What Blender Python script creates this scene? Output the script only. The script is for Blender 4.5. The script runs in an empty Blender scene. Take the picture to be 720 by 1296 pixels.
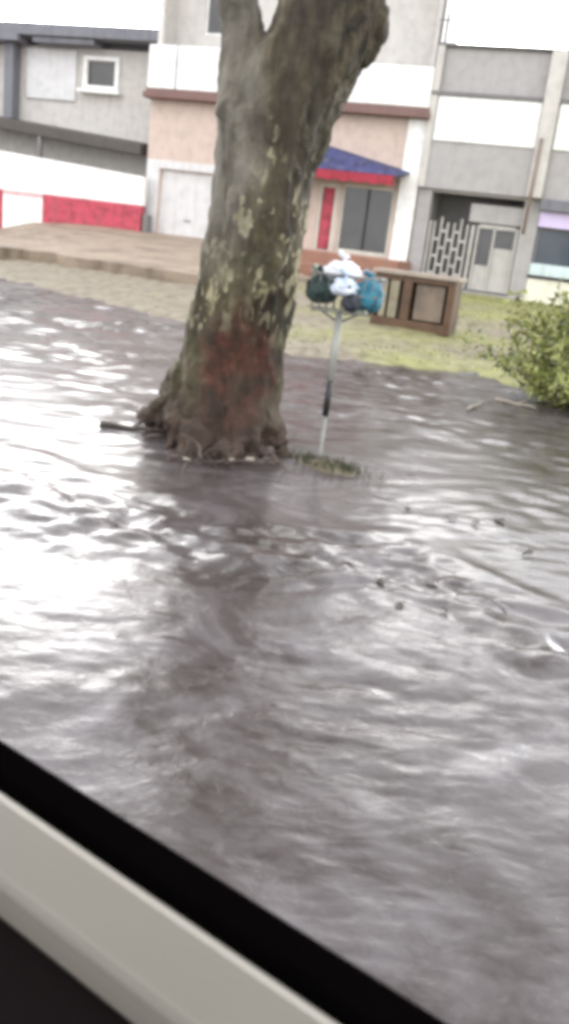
import bpy, bmesh, math, random
import numpy as np
from mathutils import Vector, Matrix, noise, Euler

random.seed(7); rng = np.random.default_rng(7)
scn = bpy.context.scene
COL = scn.collection

# ------------------------------------------------------------------ camera
F_PX, HCAM = 1122.0, 1.25
PIT, ROL = math.radians(17.1), math.radians(7)
R0 = Vector((1, 0, 0)); FW = Vector((0, math.cos(PIT), -math.sin(PIT))); U0 = Vector((0, math.sin(PIT), math.cos(PIT)))
CR = R0*math.cos(ROL) + U0*math.sin(ROL); CU = U0*math.cos(ROL) - R0*math.sin(ROL)
CP = Vector((0, 0, HCAM))
cam = bpy.data.cameras.new('camera'); co = bpy.data.objects.new('camera', cam); COL.objects.link(co)
m = Matrix((CR, CU, -FW)).transposed().to_4x4(); m.translation = CP
co.matrix_world = m
cam.sensor_fit = 'VERTICAL'; cam.sensor_height = 24; cam.lens = 24*F_PX/1296
cam.clip_start = 0.02; cam.clip_end = 2000
cam.dof.use_dof = True; cam.dof.focus_distance = 5.2; cam.dof.aperture_fstop = (cam.lens/1000)/0.0035
scn.camera = co

def ray(x, y): return FW*F_PX + CR*(x-360) + CU*(648-y)
def gp(x, y, z=0.0):
    d = ray(x, y); t = (z-HCAM)/d.z; return CP + d*t
def at_y(x, y, Y):
    d = ray(x, y); return CP + d*(Y/d.y)

# ------------------------------------------------------------------ helpers
def tag(o, label=None, cat=None, group=None, kind=None):
    if label: o['label'] = label
    if cat: o['category'] = cat
    if group: o['group'] = group
    if kind: o['kind'] = kind
    return o
def empty(name, loc, label=None, cat=None, rz=0, group=None):
    o = bpy.data.objects.new(name, None); COL.objects.link(o)
    o.location = loc; o.rotation_euler = (0, 0, rz); o.empty_display_size = .1
    return tag(o, label, cat, group)
def link(name, me, mat, parent=None, smooth=False):
    o = bpy.data.objects.new(name, me); COL.objects.link(o)
    for mm in (mat if isinstance(mat, (list, tuple)) else [mat]): me.materials.append(mm)
    if smooth: me.shade_smooth()
    if parent: o.parent = parent
    return o
class MB:
    def __init__(s): s.v = []; s.f = []
    def add(s, v, f):
        n = len(s.v); s.v += [tuple(q) for q in v]; s.f += [tuple(n+i for i in g) for g in f]; return s
    def box(s, x0, x1, y0, y1, z0, z1):
        v = [(x, y, z) for z in (z0, z1) for y in (y0, y1) for x in (x0, x1)]
        return s.add(v, [(0, 2, 3, 1), (4, 5, 7, 6), (0, 1, 5, 4), (2, 6, 7, 3), (0, 4, 6, 2), (1, 3, 7, 5)])
    def tube(s, pts, rad, n=10, caps=True):
        pts = [Vector(p) for p in pts]
        if not isinstance(rad, (list, tuple)): rad = [rad]*len(pts)
        v = []; f = []
        up = Vector((0.13, 0.97, 0.2)).normalized()
        for i, p in enumerate(pts):
            a = pts[max(i-1, 0)]; b = pts[min(i+1, len(pts)-1)]
            t = (b-a).normalized()
            x = up - t*up.dot(t); x.normalize(); y = t.cross(x); up = x
            for k in range(n):
                g = 2*math.pi*k/n
                v.append(p + (x*math.cos(g)+y*math.sin(g))*rad[i])
        for i in range(len(pts)-1):
            for k in range(n):
                f.append((i*n+k, i*n+(k+1) % n, (i+1)*n+(k+1) % n, (i+1)*n+k))
        if caps: f.append(tuple(range(n-1, -1, -1))); f.append(tuple((len(pts)-1)*n+k for k in range(n)))
        return s.add(v, f)
    def prism(s, prof, axis_a, axis_b):
        """prof: list of 3D offsets, swept from axis_a to axis_b"""
        n = len(prof); v = [Vector(axis_a)+Vector(p) for p in prof] + [Vector(axis_b)+Vector(p) for p in prof]
        f = [(k, (k+1) % n, n+(k+1) % n, n+k) for k in range(n)] + [tuple(range(n-1, -1, -1)), tuple(n+k for k in range(n))]
        return s.add(v, f)
    def mesh(s, name):
        me = bpy.data.meshes.new(name); me.from_pydata(s.v, [], s.f); me.update(); return me
    def build(s, name, mat, parent=None, smooth=False, bevel=0, seg=2):
        me = s.mesh(name)
        bm = bmesh.new(); bm.from_mesh(me); bmesh.ops.recalc_face_normals(bm, faces=bm.faces)
        if bevel: bmesh.ops.bevel(bm, geom=[e for e in bm.edges if len(e.link_faces) == 2 and e.calc_face_angle(0) > .5], offset=bevel, segments=seg, affect='EDGES', clamp_overlap=True)
        bm.to_mesh(me); bm.free()
        return link(name, me, mat, parent, smooth)

# ------------------------------------------------------------------ materials
def nt_new(name):
    mt = bpy.data.materials.new(name); mt.use_nodes = True
    nt = mt.node_tree; return mt, nt, nt.nodes['Principled BSDF']
def N(nt, typ, **k):
    n = nt.nodes.new(typ)
    for a, b in k.items():
        if a in n.inputs: n.inputs[a].default_value = b
        else: setattr(n, a, b)
    return n
def c4(c): return (c[0], c[1], c[2], 1)
def ramp(nt, fac, stops):
    r = nt.nodes.new('ShaderNodeValToRGB'); el = r.color_ramp.elements
    while len(el) < len(stops): el.new(.5)
    for e, (p, c) in zip(el, stops): e.position = p; e.color = c4(c)
    nt.links.new(fac, r.inputs['Fac']); return r.outputs['Color']
def coords(nt, scale=(1, 1, 1), out='Object'):
    t = N(nt, 'ShaderNodeTexCoord'); mp = N(nt, 'ShaderNodeMapping'); mp.inputs['Scale'].default_value = scale
    nt.links.new(t.outputs[out], mp.inputs['Vector']); return mp.outputs['Vector']
def noisef(nt, vec, scale, detail=5, rough=.55, dist=0):
    n = N(nt, 'ShaderNodeTexNoise', Scale=scale, Detail=detail, Roughness=rough, Distortion=dist)
    nt.links.new(vec, n.inputs['Vector']); return n.outputs['Fac']
def mixc(nt, fac, a, b):
    mx = N(nt, 'ShaderNodeMix', data_type='RGBA')
    if isinstance(fac, (int, float)): mx.inputs[0].default_value = fac
    else: nt.links.new(fac, mx.inputs[0])
    for s, i in ((a, 6), (b, 7)):
        if isinstance(s, tuple): mx.inputs[i].default_value = c4(s)
        else: nt.links.new(s, mx.inputs[i])
    return mx.outputs[2]
def bump(nt, b, h, strength=.3, dist=.02):
    bp = N(nt, 'ShaderNodeBump', Strength=strength, Distance=dist)
    nt.links.new(h, bp.inputs['Height']); nt.links.new(bp.outputs['Normal'], b.inputs['Normal'])
def plain(name, c, rough=.6, var=.10, scale=4, dirt=None, metal=0, streak=True, spec=.5, bmp=.15):
    """painted / rendered surface with blotches, rain streaks and fine grain"""
    mt, nt, b = nt_new(name)
    a = noisef(nt, coords(nt), scale, 6)
    lo = tuple(max(0, v*(1-var*1.6)) for v in c); hi = tuple(min(1, v*(1+var*.7)) for v in c)
    cc = ramp(nt, a, [(.3, lo), (.52, c), (.75, hi)])
    d = dirt or tuple(v*.45 for v in c)
    if streak:
        s = noisef(nt, coords(nt, (1.7, 1.7, .16)), scale*.9, 5, .65)
        sf = ramp(nt, s, [(.52, (0, 0, 0)), (.76, (.6, .6, .6))])
        cc = mixc(nt, sf, cc, d)
    nt.links.new(cc, b.inputs['Base Color'])
    b.inputs['Roughness'].default_value = rough; b.inputs['Metallic'].default_value = metal
    b.inputs['Specular IOR Level'].default_value = spec
    g = noisef(nt, coords(nt), 60, 4)
    if bmp: bump(nt, b, g, bmp, .01)
    return mt

M = {}
M['peach'] = plain('peach_render', (.55, .435, .37), dirt=(.40, .32, .28))
M['peach_low'] = plain('pale_pink_render', (.50, .46, .43), dirt=(.36, .33, .31))
M['white'] = plain('white_render', (.80, .79, .76), dirt=(.55, .53, .48), var=.10)
M['greywhite'] = plain('grey_white_panel', (.62, .61, .60), dirt=(.42, .41, .39), var=.08)
M['beige'] = plain('beige_grey_render', (.56, .53, .49), dirt=(.42, .40, .37))
M['ledge'] = plain('brown_red_ledge', (.18, .10, .085), dirt=(.12, .08, .07))
M['navy'] = plain('navy_awning_cloth', (.042, .045, .125), rough=.8, var=.3, dirt=(.18, .17, .22))
M['red'] = plain('red_paint', (.45, .055, .085), dirt=(.30, .11, .11), var=.35)
M['redcloth'] = plain('red_valance_cloth', (.34, .03, .05), rough=.8, var=.1)
M['terra'] = plain('terracotta_tile', (.27, .13, .085), rough=.45, dirt=(.20, .13, .10))
M['grey'] = plain('grey_render', (.36, .34, .33), dirt=(.27, .26, .25), var=.08)
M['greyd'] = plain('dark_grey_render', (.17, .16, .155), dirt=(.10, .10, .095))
M['green_grey'] = plain('green_grey_render', (.52, .49, .45), dirt=(.38, .36, .32))
M['slate'] = plain('slate_fascia', (.16, .16, .18), rough=.5)
M['canopy'] = plain('dark_canopy', (.075, .065, .055))
M['lilac'] = plain('lilac_sign_board', (.60, .50, .72), rough=.4, var=.05, streak=False)
M['paleblue'] = plain('pale_blue_sill', (.55, .64, .64), rough=.4, var=.06)
M['cream'] = plain('cream_render', (.72, .69, .58), dirt=(.5, .47, .38), var=.08)
M['black'] = plain('black_strip', (.015, .015, .018), rough=.5)
M['lattice'] = plain('pale_breeze_grille', (.44, .42, .39), dirt=(.3, .29, .27))
M['frame'] = plain('pale_frame_paint', (.60, .58, .50), dirt=(.42, .40, .34))
M['paving'] = plain('peach_paving', (.26, .20, .145), rough=.6, var=.35, scale=1.5, dirt=(.17, .135, .10))
M['galv'] = plain('galvanised_steel', (.22, .22, .20), rough=.5, metal=.3, scale=12)
M['tape'] = plain('black_band', (.02, .02, .02), rough=.5)

def glass(name, c):
    mt, nt, b = nt_new(name)
    a = noisef(nt, coords(nt), 1.4, 3)
    nt.links.new(ramp(nt, a, [(.3, tuple(v*.5 for v in c)), (.7, c)]), b.inputs['Base Color'])
    b.inputs['Roughness'].default_value = .12; b.inputs['Specular IOR Level'].default_value = .7
    bump(nt, b, noisef(nt, coords(nt), 1.5, 2), .05, .05)
    return mt
M['glass'] = glass('window_glass', (.05, .046, .042)); M['glass2'] = glass('shop_glass', (.035, .05, .07))
M['shutter'] = plain('grey_shutter', (.20, .19, .175), rough=.5)

def bark_mat(wound):
    mt, nt, b = nt_new('mottled_bark')
    v = coords(nt, (1, 1, .38)); a = noisef(nt, v, 5.5, 8, .62, .6)
    base = ramp(nt, a, [(.34, (.016, .011, .006)), (.45, (.058, .043, .023)), (.56, (.135, .108, .060)), (.70, (.32, .275, .18))])
    g = noisef(nt, coords(nt), 3.2, 4, .6)                              # moss
    base = mixc(nt, ramp(nt, g, [(.47, (0, 0, 0)), (.62, (.4, .4, .4))]), base, (.062, .068, .022))
    # flaked plates: pale, small, elongated, in a band half way up
    fl = noisef(nt, coords(nt, (1, 1, .5)), 17, 4, .55, .5)
    geo = N(nt, 'ShaderNodeTexCoord'); sep = N(nt, 'ShaderNodeSeparateXYZ'); nt.links.new(geo.outputs['Object'], sep.inputs[0])
    zb = ramp(nt, sep.outputs['Z'], [(.60, (0, 0, 0)), (.85, (1, 1, 1)), (1.6, (1, 1, 1)), (2.0, (.25, .25, .25))])
    dv = N(nt, 'ShaderNodeMath', operation='MULTIPLY', ); dv.inputs[1].default_value = .5; nt.links.new(sep.outputs['Z'], dv.inputs[0])
    zb = ramp(nt, dv.outputs[0], [(.28, (0, 0, 0)), (.42, (1, 1, 1)), (.82, (1, 1, 1)), (1.0, (.15, .15, .15))])
    fm = ramp(nt, fl, [(.545, (0, 0, 0)), (.585, (.95, .95, .95))])
    mul = N(nt, 'ShaderNodeMath', operation='MULTIPLY'); nt.links.new(zb, mul.inputs[0]); nt.links.new(fm, mul.inputs[1])
    base = mixc(nt, mul.outputs[0], base, ramp(nt, noisef(nt, coords(nt), 8, 3), [(.4, (.28, .25, .13)), (.6, (.58, .53, .34))]))
    # smooth grey bark on the left flank
    nx = N(nt, 'ShaderNodeMath', operation='MULTIPLY_ADD'); nt.links.new(noisef(nt, coords(nt, (1, 1, .3)), 5, 4, .6), nx.inputs[0]); nx.inputs[1].default_value = .5; nt.links.new(sep.outputs['X'], nx.inputs[2])
    gzz = ramp(nt, nx.outputs[0], [(.24, (.9, .9, .9)), (.36, (0, 0, 0))])
    zz = ramp(nt, dv.outputs[0], [(.45, (0, 0, 0)), (.65, (1, 1, 1))])
    m2 = N(nt, 'ShaderNodeMath', operation='MULTIPLY'); nt.links.new(gzz, m2.inputs[0]); nt.links.new(zz, m2.inputs[1])
    base = mixc(nt, m2.outputs[0], base, ramp(nt, noisef(nt, coords(nt, (1, 1, .3)), 9, 5), [(.35, (.11, .095, .07)), (.55, (.24, .215, .17)), (.7, (.33, .30, .25))]))
    dk = ramp(nt, nx.outputs[0], [(.34, (0, 0, 0)), (.42, (.75, .75, .75)), (.60, (.75, .75, .75)), (.70, (0, 0, 0))])
    m3 = N(nt, 'ShaderNodeMath', operation='MULTIPLY'); nt.links.new(dk, m3.inputs[0]); nt.links.new(ramp(nt, dv.outputs[0], [(.62, (0, 0, 0)), (.85, (1, 1, 1))]), m3.inputs[1])
    base = mixc(nt, m3.outputs[0], base, ramp(nt, noisef(nt, coords(nt, (1, 1, .35)), 12, 6, .6), [(.35, (.020, .014, .008)), (.6, (.075, .057, .034))]))
    # rusty wound low on the trunk
    d = N(nt, 'ShaderNodeVectorMath', operation='SUBTRACT'); nt.links.new(geo.outputs['Object'], d.inputs[0]); d.inputs[1].default_value = wound
    sc = N(nt, 'ShaderNodeVectorMath', operation='MULTIPLY'); nt.links.new(d.outputs[0], sc.inputs[0]); sc.inputs[1].default_value = (2.3, 1.1, 1.3)
    ln = N(nt, 'ShaderNodeVectorMath', operation='LENGTH'); nt.links.new(sc.outputs[0], ln.inputs[0])
    ad = N(nt, 'ShaderNodeMath', operation='MULTIPLY_ADD'); nt.links.new(noisef(nt, coords(nt), 7, 5), ad.inputs[0]); ad.inputs[1].default_value = .75; nt.links.new(ln.outputs['Value'], ad.inputs[2])
    wf = ramp(nt, ad.outputs[0], [(.76, (.8, .8, .8)), (1.0, (0, 0, 0))])
    wc = ramp(nt, noisef(nt, coords(nt), 9, 5), [(.38, (.030, .015, .009)), (.50, (.085, .028, .016)), (.62, (.15, .045, .028)), (.72, (.28, .19, .15))])
    base = mixc(nt, wf, base, wc)
    # muddy roots at the foot
    zr = ramp(nt, sep.outputs['Z'], [(.12, (.9, .9, .9)), (.45, (0, 0, 0))])
    mud = ramp(nt, noisef(nt, coords(nt), 10, 6), [(.35, (.035, .020, .013)), (.6, (.095, .055, .038)), (.8, (.19, .14, .11))])
    base = mixc(nt, zr, base, mud)
    nt.links.new(base, b.inputs['Base Color']); b.inputs['Roughness'].default_value = .75
    bump(nt, b, noisef(nt, coords(nt, (1, 1, .35)), 16, 9, .75, .6), 1.0, .06)
    return mt

def leaf_mat(name, cols, rough=.5):
    mt, nt, b = nt_new(name)
    at = N(nt, 'ShaderNodeAttribute', attribute_name='tint')
    nt.links.new(ramp(nt, at.outputs['Fac'], [(0, cols[0]), (.5, cols[1]), (1, cols[2])]), b.inputs['Base Color'])
    b.inputs['Roughness'].default_value = rough
    b.inputs['Subsurface Weight'].default_value = 0
    return mt

# ------------------------------------------------------------------ ground and water
WL = [Vector(p) for p in [(-80, 48), (-20, 24), (-9, 18.3), (-5.3, 15.6), (-3.4, 14.0), (-1.8, 12.2), (-1.0, 11.0), (-.1, 10.1), (.8, 10.25), (2.0, 10.4), (2.35, 9.4), (2.7, 8.45), (3.6, 8.1), (6, 7.6), (20, 4.5), (80, -12)]]
WLA = np.array([(p.x, p.y) for p in WL])
def sdist(X, Y):
    """signed distance to the waterline, positive on the bank"""
    best = np.full(X.shape, 1e9)
    for a, b in zip(WLA[:-1], WLA[1:]):
        d = b-a; L2 = (d**2).sum()
        t = np.clip(((X-a[0])*d[0]+(Y-a[1])*d[1])/L2, 0, 1)
        best = np.minimum(best, np.hypot(X-a[0]-t*d[0], Y-a[1]-t*d[1]))
    yl = np.interp(X, WLA[:, 0], WLA[:, 1])
    return np.where(Y > yl, best, -best)
def nz(p, s, o=0): return noise.noise(Vector((p[0]*s+o, p[1]*s-o, o*.7)))
def ground_h(X, Y):
    s = sdist(X, Y)
    h = np.where(s < 0, np.maximum(-.45, s*.30), .055*(1-np.exp(-np.maximum(s, 0)/.22)) + .058*np.clip(s, 0, 5) + .013*np.clip(s-5, 0, 14))
    return h
def graded(lo, hi, n, c=0, k=3.0):
    t = np.linspace(-1, 1, n); g = np.sinh(k*t)/np.sinh(k)
    return np.where(g < 0, c+g*(c-lo), c+g*(hi-c))
def sheet(name, xs, ys, Z, mat):
    nx, ny = len(xs), len(ys)
    X, Y = np.meshgrid(xs, ys)
    v = np.stack([X, Y, Z], -1).reshape(-1, 3)
    i = np.arange((ny-1)*nx).reshape(ny-1, nx)[:, :-1].ravel()
    f = np.stack([i, i+1, i+nx+1, i+nx], -1)
    me = bpy.data.meshes.new(name); me.vertices.add(len(v)); me.vertices.foreach_set('co', v.ravel())
    me.loops.add(f.size); me.loops.foreach_set('vertex_index', f.ravel().astype(np.int32))
    me.polygons.add(len(f)); me.polygons.foreach_set('loop_start', np.arange(0, f.size, 4)); me.polygons.foreach_set('loop_total', np.full(len(f), 4))
    me.update(calc_edges=True); me.validate(); return link(name, me, mat, None, True)

xs = graded(-220, 220, 360, 0, 5.2); ys = np.concatenate([np.linspace(-40, 5, 14, endpoint=False), np.linspace(5, 30, 240, endpoint=False), 30+graded(-270, 270, 61, 0, 3)[30:]])
X, Y = np.meshgrid(xs, ys); Z = ground_h(X, Y)
S = sdist(X, Y)
for j in range(Z.shape[0]):
    for i in range(Z.shape[1]):
        if abs(X[j, i]) < 14 and 5 < Y[j, i] < 30:
            p = (X[j, i], Y[j, i]); Z[j, i] += .028*nz(p, 1.1)+.018*nz(p, 3.3, 4)+.008*nz(p, 9, 2)
mt, nt, b = nt_new('wet_earth_and_turf')
g1 = noisef(nt, coords(nt), .55, 6, .6); g2 = noisef(nt, coords(nt), 6, 6, .65)
earth = ramp(nt, g2, [(.3, (.09, .07, .045)), (.5, (.18, .15, .105)), (.7, (.26, .23, .17))])
turf = ramp(nt, g2, [(.3, (.11, .108, .035)), (.5, (.20, .20, .065)), (.7, (.29, .28, .11))])
tc = N(nt, 'ShaderNodeTexCoord'); sp = N(nt, 'ShaderNodeSeparateXYZ'); nt.links.new(tc.outputs['Object'], sp.inputs[0])
mr = N(nt, 'ShaderNodeMapRange'); mr.inputs[1].default_value = -4; mr.inputs[2].default_value = 5; mr.inputs[3].default_value = -.30; mr.inputs[4].default_value = .16
nt.links.new(sp.outputs['X'], mr.inputs[0])
ad = N(nt, 'ShaderNodeMath', operation='ADD'); nt.links.new(mr.outputs[0], ad.inputs[0]); nt.links.new(g1, ad.inputs[1])
ff = ramp(nt, ad.outputs[0], [(.38, (0, 0, 0)), (.58, (1, 1, 1))])
nt.links.new(mixc(nt, ff, earth, turf), b.inputs['Base Color']); b.inputs['Roughness'].default_value = .7
bump(nt, b, noisef(nt, coords(nt), 14, 6, .7), .25, .02)
tag(sheet('ground', xs, ys, Z, mt), kind='structure')

# water
xs = graded(-200, 200, 520, 0, 6.0); ys = np.concatenate([np.linspace(-40, 0.2, 20, endpoint=False), .2+np.geomspace(.3, 1, 2)[:0], np.geomspace(.6, 22, 560), np.geomspace(24, 200, 16)])
X, Y = np.meshgrid(xs, ys); Z = np.zeros_like(X); FO = np.zeros_like(X)
front = [gp(-200, 560), gp(0, 615), gp(120, 655), gp(240, 692), gp(330, 712), gp(420, 718), gp(520, 730), gp(600, 775), gp(720, 840), gp(900, 930)]
FXa = np.array([p.x for p in front]); FYa = np.array([p.y for p in front])
def ridged(v): return 1-abs(noise.noise(v))*2
for j in range(Z.shape[0]):
    y = ys[j]
    for i in range(Z.shape[1]):
        x = xs[i]
        if abs(x) > 16 or y < -3 or y > 22: continue
        yf = np.interp(x, FXa, FYa) if False else None
        Z[j, i] = 0
NF = len(FXa)
for j in range(len(ys)):
    y = float(ys[j])
    if y < -3 or y > 22: continue
    for i in range(len(xs)):
        x = float(xs[i])
        if abs(x) > 2+y*.75: continue
        k = min(max(0, int(np.searchsorted(FXa, x))-1), NF-2)
        t = (x-FXa[k])/(FXa[k+1]-FXa[k]); t = min(max(t, -1), 2)
        yf = FYa[k]+t*(FYa[k+1]-FYa[k])
        q = y-yf + .22*noise.noise(Vector((x*1.6, y*1.6, 3)))
        near = 1/(1+math.exp(min(40, q*5)))               # 1 in the wake, 0 beyond it
        u = x*.83+y*-.56; w = x*.56+y*.83
        wx = .22*noise.noise(Vector((x*1.3, y*1.3, 11))); wy = .22*noise.noise(Vector((x*1.3, y*1.3, 23)))
        xx, yy = x+wx, y+wy; u += wx*2; w += wy*2
        patch = .35+.65*min(1, max(0, .6+1.3*noise.noise(Vector((x*.8, y*.8, 31)))))
        z = near*.92*(.020*noise.noise(Vector((u*.9, w*1.3, 0))) + patch*(.006*ridged(Vector((u*2.4+3, w*3.0, 5))) + .0110*noise.noise(Vector((xx*4.6, yy*5.0, 9))) + .0070*noise.noise(Vector((xx*10, yy*11, 2))) + .0034*noise.noise(Vector((x*26, y*29, 6)))))
        z += (1-near)*(.72+min(2.4, max(0, y-5)*.36))*(.0070*noise.noise(Vector((xx*1.2, yy*1.8, 1))) + patch*(.0110*noise.noise(Vector((xx*3.6, yy*5.6, 7))) + .0055*noise.noise(Vector((xx*9, yy*14, 4))) + .0018*noise.noise(Vector((x*24, y*34, 14)))))
        z += math.exp(-((q-.05)/.40)**2)*(.026*noise.noise(Vector((xx*6, yy*8, 41)))+.012*noise.noise(Vector((xx*15, yy*19, 43))))
        z += (.35+.65/(1+math.exp((x-.9)*7)))*.050*math.exp(-(q/.20)**2)*(.6+.8*noise.noise(Vector((x*1.4, y*.7, 8)))) + .014*math.exp(-((q-.55)/.14)**2)*(.5+noise.noise(Vector((x*1.9, y, 18))))
        Z[j, i] = z
        FO[j, i] = max(0, near*.25+math.exp(-(q/.20)**2)*.8)
mt, nt, b = nt_new('muddy_flood_water')
a = noisef(nt, coords(nt), 1.6, 8, .68, 1.6)
mudc = ramp(nt, a, [(.32, (.034, .026, .022)), (.5, (.075, .064, .063)), (.68, (.130, .119, .122))])
at = N(nt, 'ShaderNodeAttribute', attribute_name='foam')
fn = noisef(nt, coords(nt, (1, 1.6, 1)), 9, 8, .72, 1.2)
mm = N(nt, 'ShaderNodeMath', operation='MULTIPLY'); nt.links.new(at.outputs['Fac'], mm.inputs[0]); nt.links.new(ramp(nt, fn, [(.56, (0, 0, 0)), (.76, (1, 1, 1))]), mm.inputs[1])
nt.links.new(mixc(nt, mm.outputs[0], mudc, (.30, .285, .28)), b.inputs['Base Color'])
ra_ = N(nt, 'ShaderNodeMapRange'); nt.links.new(at.outputs['Fac'], ra_.inputs[0])
for i_, v_ in ((1, 0), (2, .25), (3, .18), (4, .12)): ra_.inputs[i_].default_value = v_
nt.links.new(ra_.outputs[0], b.inputs['Roughness']); b.inputs['IOR'].default_value = 1.333
bump(nt, b, noisef(nt, coords(nt, (1, 1.5, 1)), 13, 6, .62, .6), .2, .018)
sb = N(nt, 'ShaderNodeMapRange'); nt.links.new(at.outputs['Fac'], sb.inputs[0])
for i_, v_ in ((1, 0), (2, .25), (3, .07), (4, .20)): sb.inputs[i_].default_value = v_
nt.links.new(sb.outputs[0], [n for n in nt.nodes if n.type == 'BUMP'][0].inputs['Strength'])
wo = sheet('flood_water', xs, ys, Z, mt); tag(wo, kind='structure')
fa = wo.data.attributes.new('foam', 'FLOAT', 'POINT'); fa.data.foreach_set('value', FO.ravel().astype(np.float32))

def gz(x, y): return float(ground_h(np.array([x]), np.array([y]))[0])

# ------------------------------------------------------------------ facades
ANG = math.radians(-18); FO0 = Vector((0, 25, 0))
FU = Vector((math.cos(ANG), math.sin(ANG), 0)); FN = Vector((-FU.y, FU.x, 0))
def building(name, label, cat, u0=0):
    return empty(name, FO0+FU*u0, label, cat, ANG)
# local frame: x along the facade, y away from the street (negative = towards it), z up.  B() takes u relative to the facade origin.
def bxs(name, mat, root, boxes, bevel=.012, du=0):
    mb = MB()
    for (a, c, w0, w1, z0, z1) in boxes: mb.box(a-du, c-du, -w1, -w0, z0, z1)
    return mb.build(name, mat, root, bevel=bevel, seg=1)
def bxeach(name, mat, root, boxes, bevel=.012, du=0):
    return [bxs(name, mat, root, [q], bevel, du) for q in boxes]
def wall_with_holes(name, mat, root, u0, u1, z0, z1, w, holes, th=.22, du=0):
    us = sorted({u0, u1}|{h[0] for h in holes}|{h[1] for h in holes}); zs = sorted({z0, z1}|{h[2] for h in holes}|{h[3] for h in holes})
    mb = MB()
    def solid(i, j):
        if i < 0 or j < 0 or i >= len(us)-1 or j >= len(zs)-1: return False
        cu = (us[i]+us[i+1])/2; cz = (zs[j]+zs[j+1])/2
        return not any(h[0] < cu < h[1] and h[2] < cz < h[3] for h in holes)
    for i in range(len(us)-1):
        for j in range(len(zs)-1):
            if not solid(i, j): continue
            a, c, d, e = us[i]-du, us[i+1]-du, zs[j], zs[j+1]; f0, f1 = -w, -w+th
            mb.add([(a, f0, d), (c, f0, d), (c, f0, e), (a, f0, e)], [(0, 1, 2, 3)])
            mb.add([(a, f1, d), (c, f1, d), (c, f1, e), (a, f1, e)], [(3, 2, 1, 0)])
            if not solid(i-1, j): mb.add([(a, f0, d), (a, f0, e), (a, f1, e), (a, f1, d)], [(0, 1, 2, 3)])
            if not solid(i+1, j): mb.add([(c, f0, d), (c, f1, d), (c, f1, e), (c, f0, e)], [(0, 1, 2, 3)])
            if not solid(i, j-1): mb.add([(a, f0, d), (a, f1, d), (c, f1, d), (c, f0, d)], [(0, 1, 2, 3)])
            if not solid(i, j+1): mb.add([(a, f0, e), (c, f0, e), (c, f1, e), (a, f1, e)], [(0, 1, 2, 3)])
    me = mb.mesh(name); bm = bmesh.new(); bm.from_mesh(me); bmesh.ops.remove_doubles(bm, verts=bm.verts, dist=.0005); bmesh.ops.recalc_face_normals(bm, faces=bm.faces); bm.to_mesh(me); bm.free()
    return link(name, me, mat, root)

# --- middle house -----------------------------------------------------------
D = -1.4
r = building('terraced_house', 'peach house with navy awning, red door and brown ledge behind the tree trunk', 'house', D)
wall_with_holes('wall', M['peach'], r, -5.3, 2.5, .2, 4.45, 0, [(.50, 1.93, 1.06, 2.78), (-.12, .40, 1.06, 2.74), (-4.85, -3.05, .95, 2.66), (-1.9, -.62, 1.5, 2.7)], du=D)
bxs('rear_block', M['peach_low'], r, [(-5.3, 2.5, -7, -.75, .2, 4.45)], du=D)
bxeach('side_wall', M['peach_low'], r, [(-5.3, -5.1, -.75, -.223, .2, 4.45), (2.3, 2.5, -.75, -.223, .2, 4.45)], du=D)
bxeach('dado', M['greywhite'], r, [(-5.28, -4.88, 0.003, .04, .2, 2.9), (-3.02, -2.0, .003, .04, .2, 2.9), (-4.878, -3.022, .003, .04, 2.68, 2.9)], du=D)
bxs('pilaster', M['white'], r, [(2.02, 2.50, 0.003, .09, .3, 4.448)], du=D)
bxs('ledge', M['ledge'], r, [(-5.4, 2.56, -.3, .34, 4.452, 4.60), (-5.36, 2.53, -.2, .24, 4.603, 4.70)], du=D)
# window under the awning
wf = bxs('window', M['frame'], r, [(.50, .57, -.14, -.05, 1.06, 2.78), (1.86, 1.93, -.14, -.05, 1.06, 2.78), (.572, 1.858, -.14, -.05, 2.70, 2.78), (.572, 1.858, -.14, -.05, 1.06, 1.14)], .006, D)
bxs('pane', M['glass'], wf, [(.572, 1.858, -.12, -.10, 1.142, 2.698)], 0, D)
bxs('mullion', M['black'], wf, [(1.19, 1.24, -.098, -.06, 1.142, 2.698)], .004, D)
dr = bxs('door', M['red'], r, [(-.04, .30, -.14, -.08, 1.08, 2.64)], .008, D); tag(dr, 'narrow red door')
bxs('door_panel', M['red'], dr, [(.02, .24, -.078, -.06, 1.2, 1.75), (.02, .24, -.078, -.06, 1.85, 2.5)], .01, D)
bxs('door_frame', M['frame'], r, [(-.12, -.042, -.16, -.03, 1.06, 2.74), (.302, .40, -.16, -.03, 1.06, 2.74), (-.04, .30, -.16, -.03, 2.642, 2.74)], .006, D)
lw = bxs('window', M['frame'], r, [(-1.9, -1.84, -.14, -.05, 1.5, 2.7), (-.68, -.62, -.14, -.05, 1.5, 2.7), (-1.838, -.682, -.14, -.05, 2.64, 2.7), (-1.838, -.682, -.14, -.05, 1.5, 1.56)], .006, D)
bxs('pane', M['glass'], lw, [(-1.838, -.682, -.12, -.10, 1.562, 2.638)], 0, D)
gd = bxs('garage_door', M['greywhite'], r, [(-4.85, -3.05, -.13, -.09, .95, 2.66)]+[(-4.82, -3.08, -.0885, -.086, .97+k*.24, 1.20+k*.24) for k in range(7)], .006, D)
tag(gd, 'pale grey slatted garage door')
bxs('door_handle', M['greyd'], gd, [(-4.05, -3.85, -.07, -.04, 1.35, 1.38)], .004, D)
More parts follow.
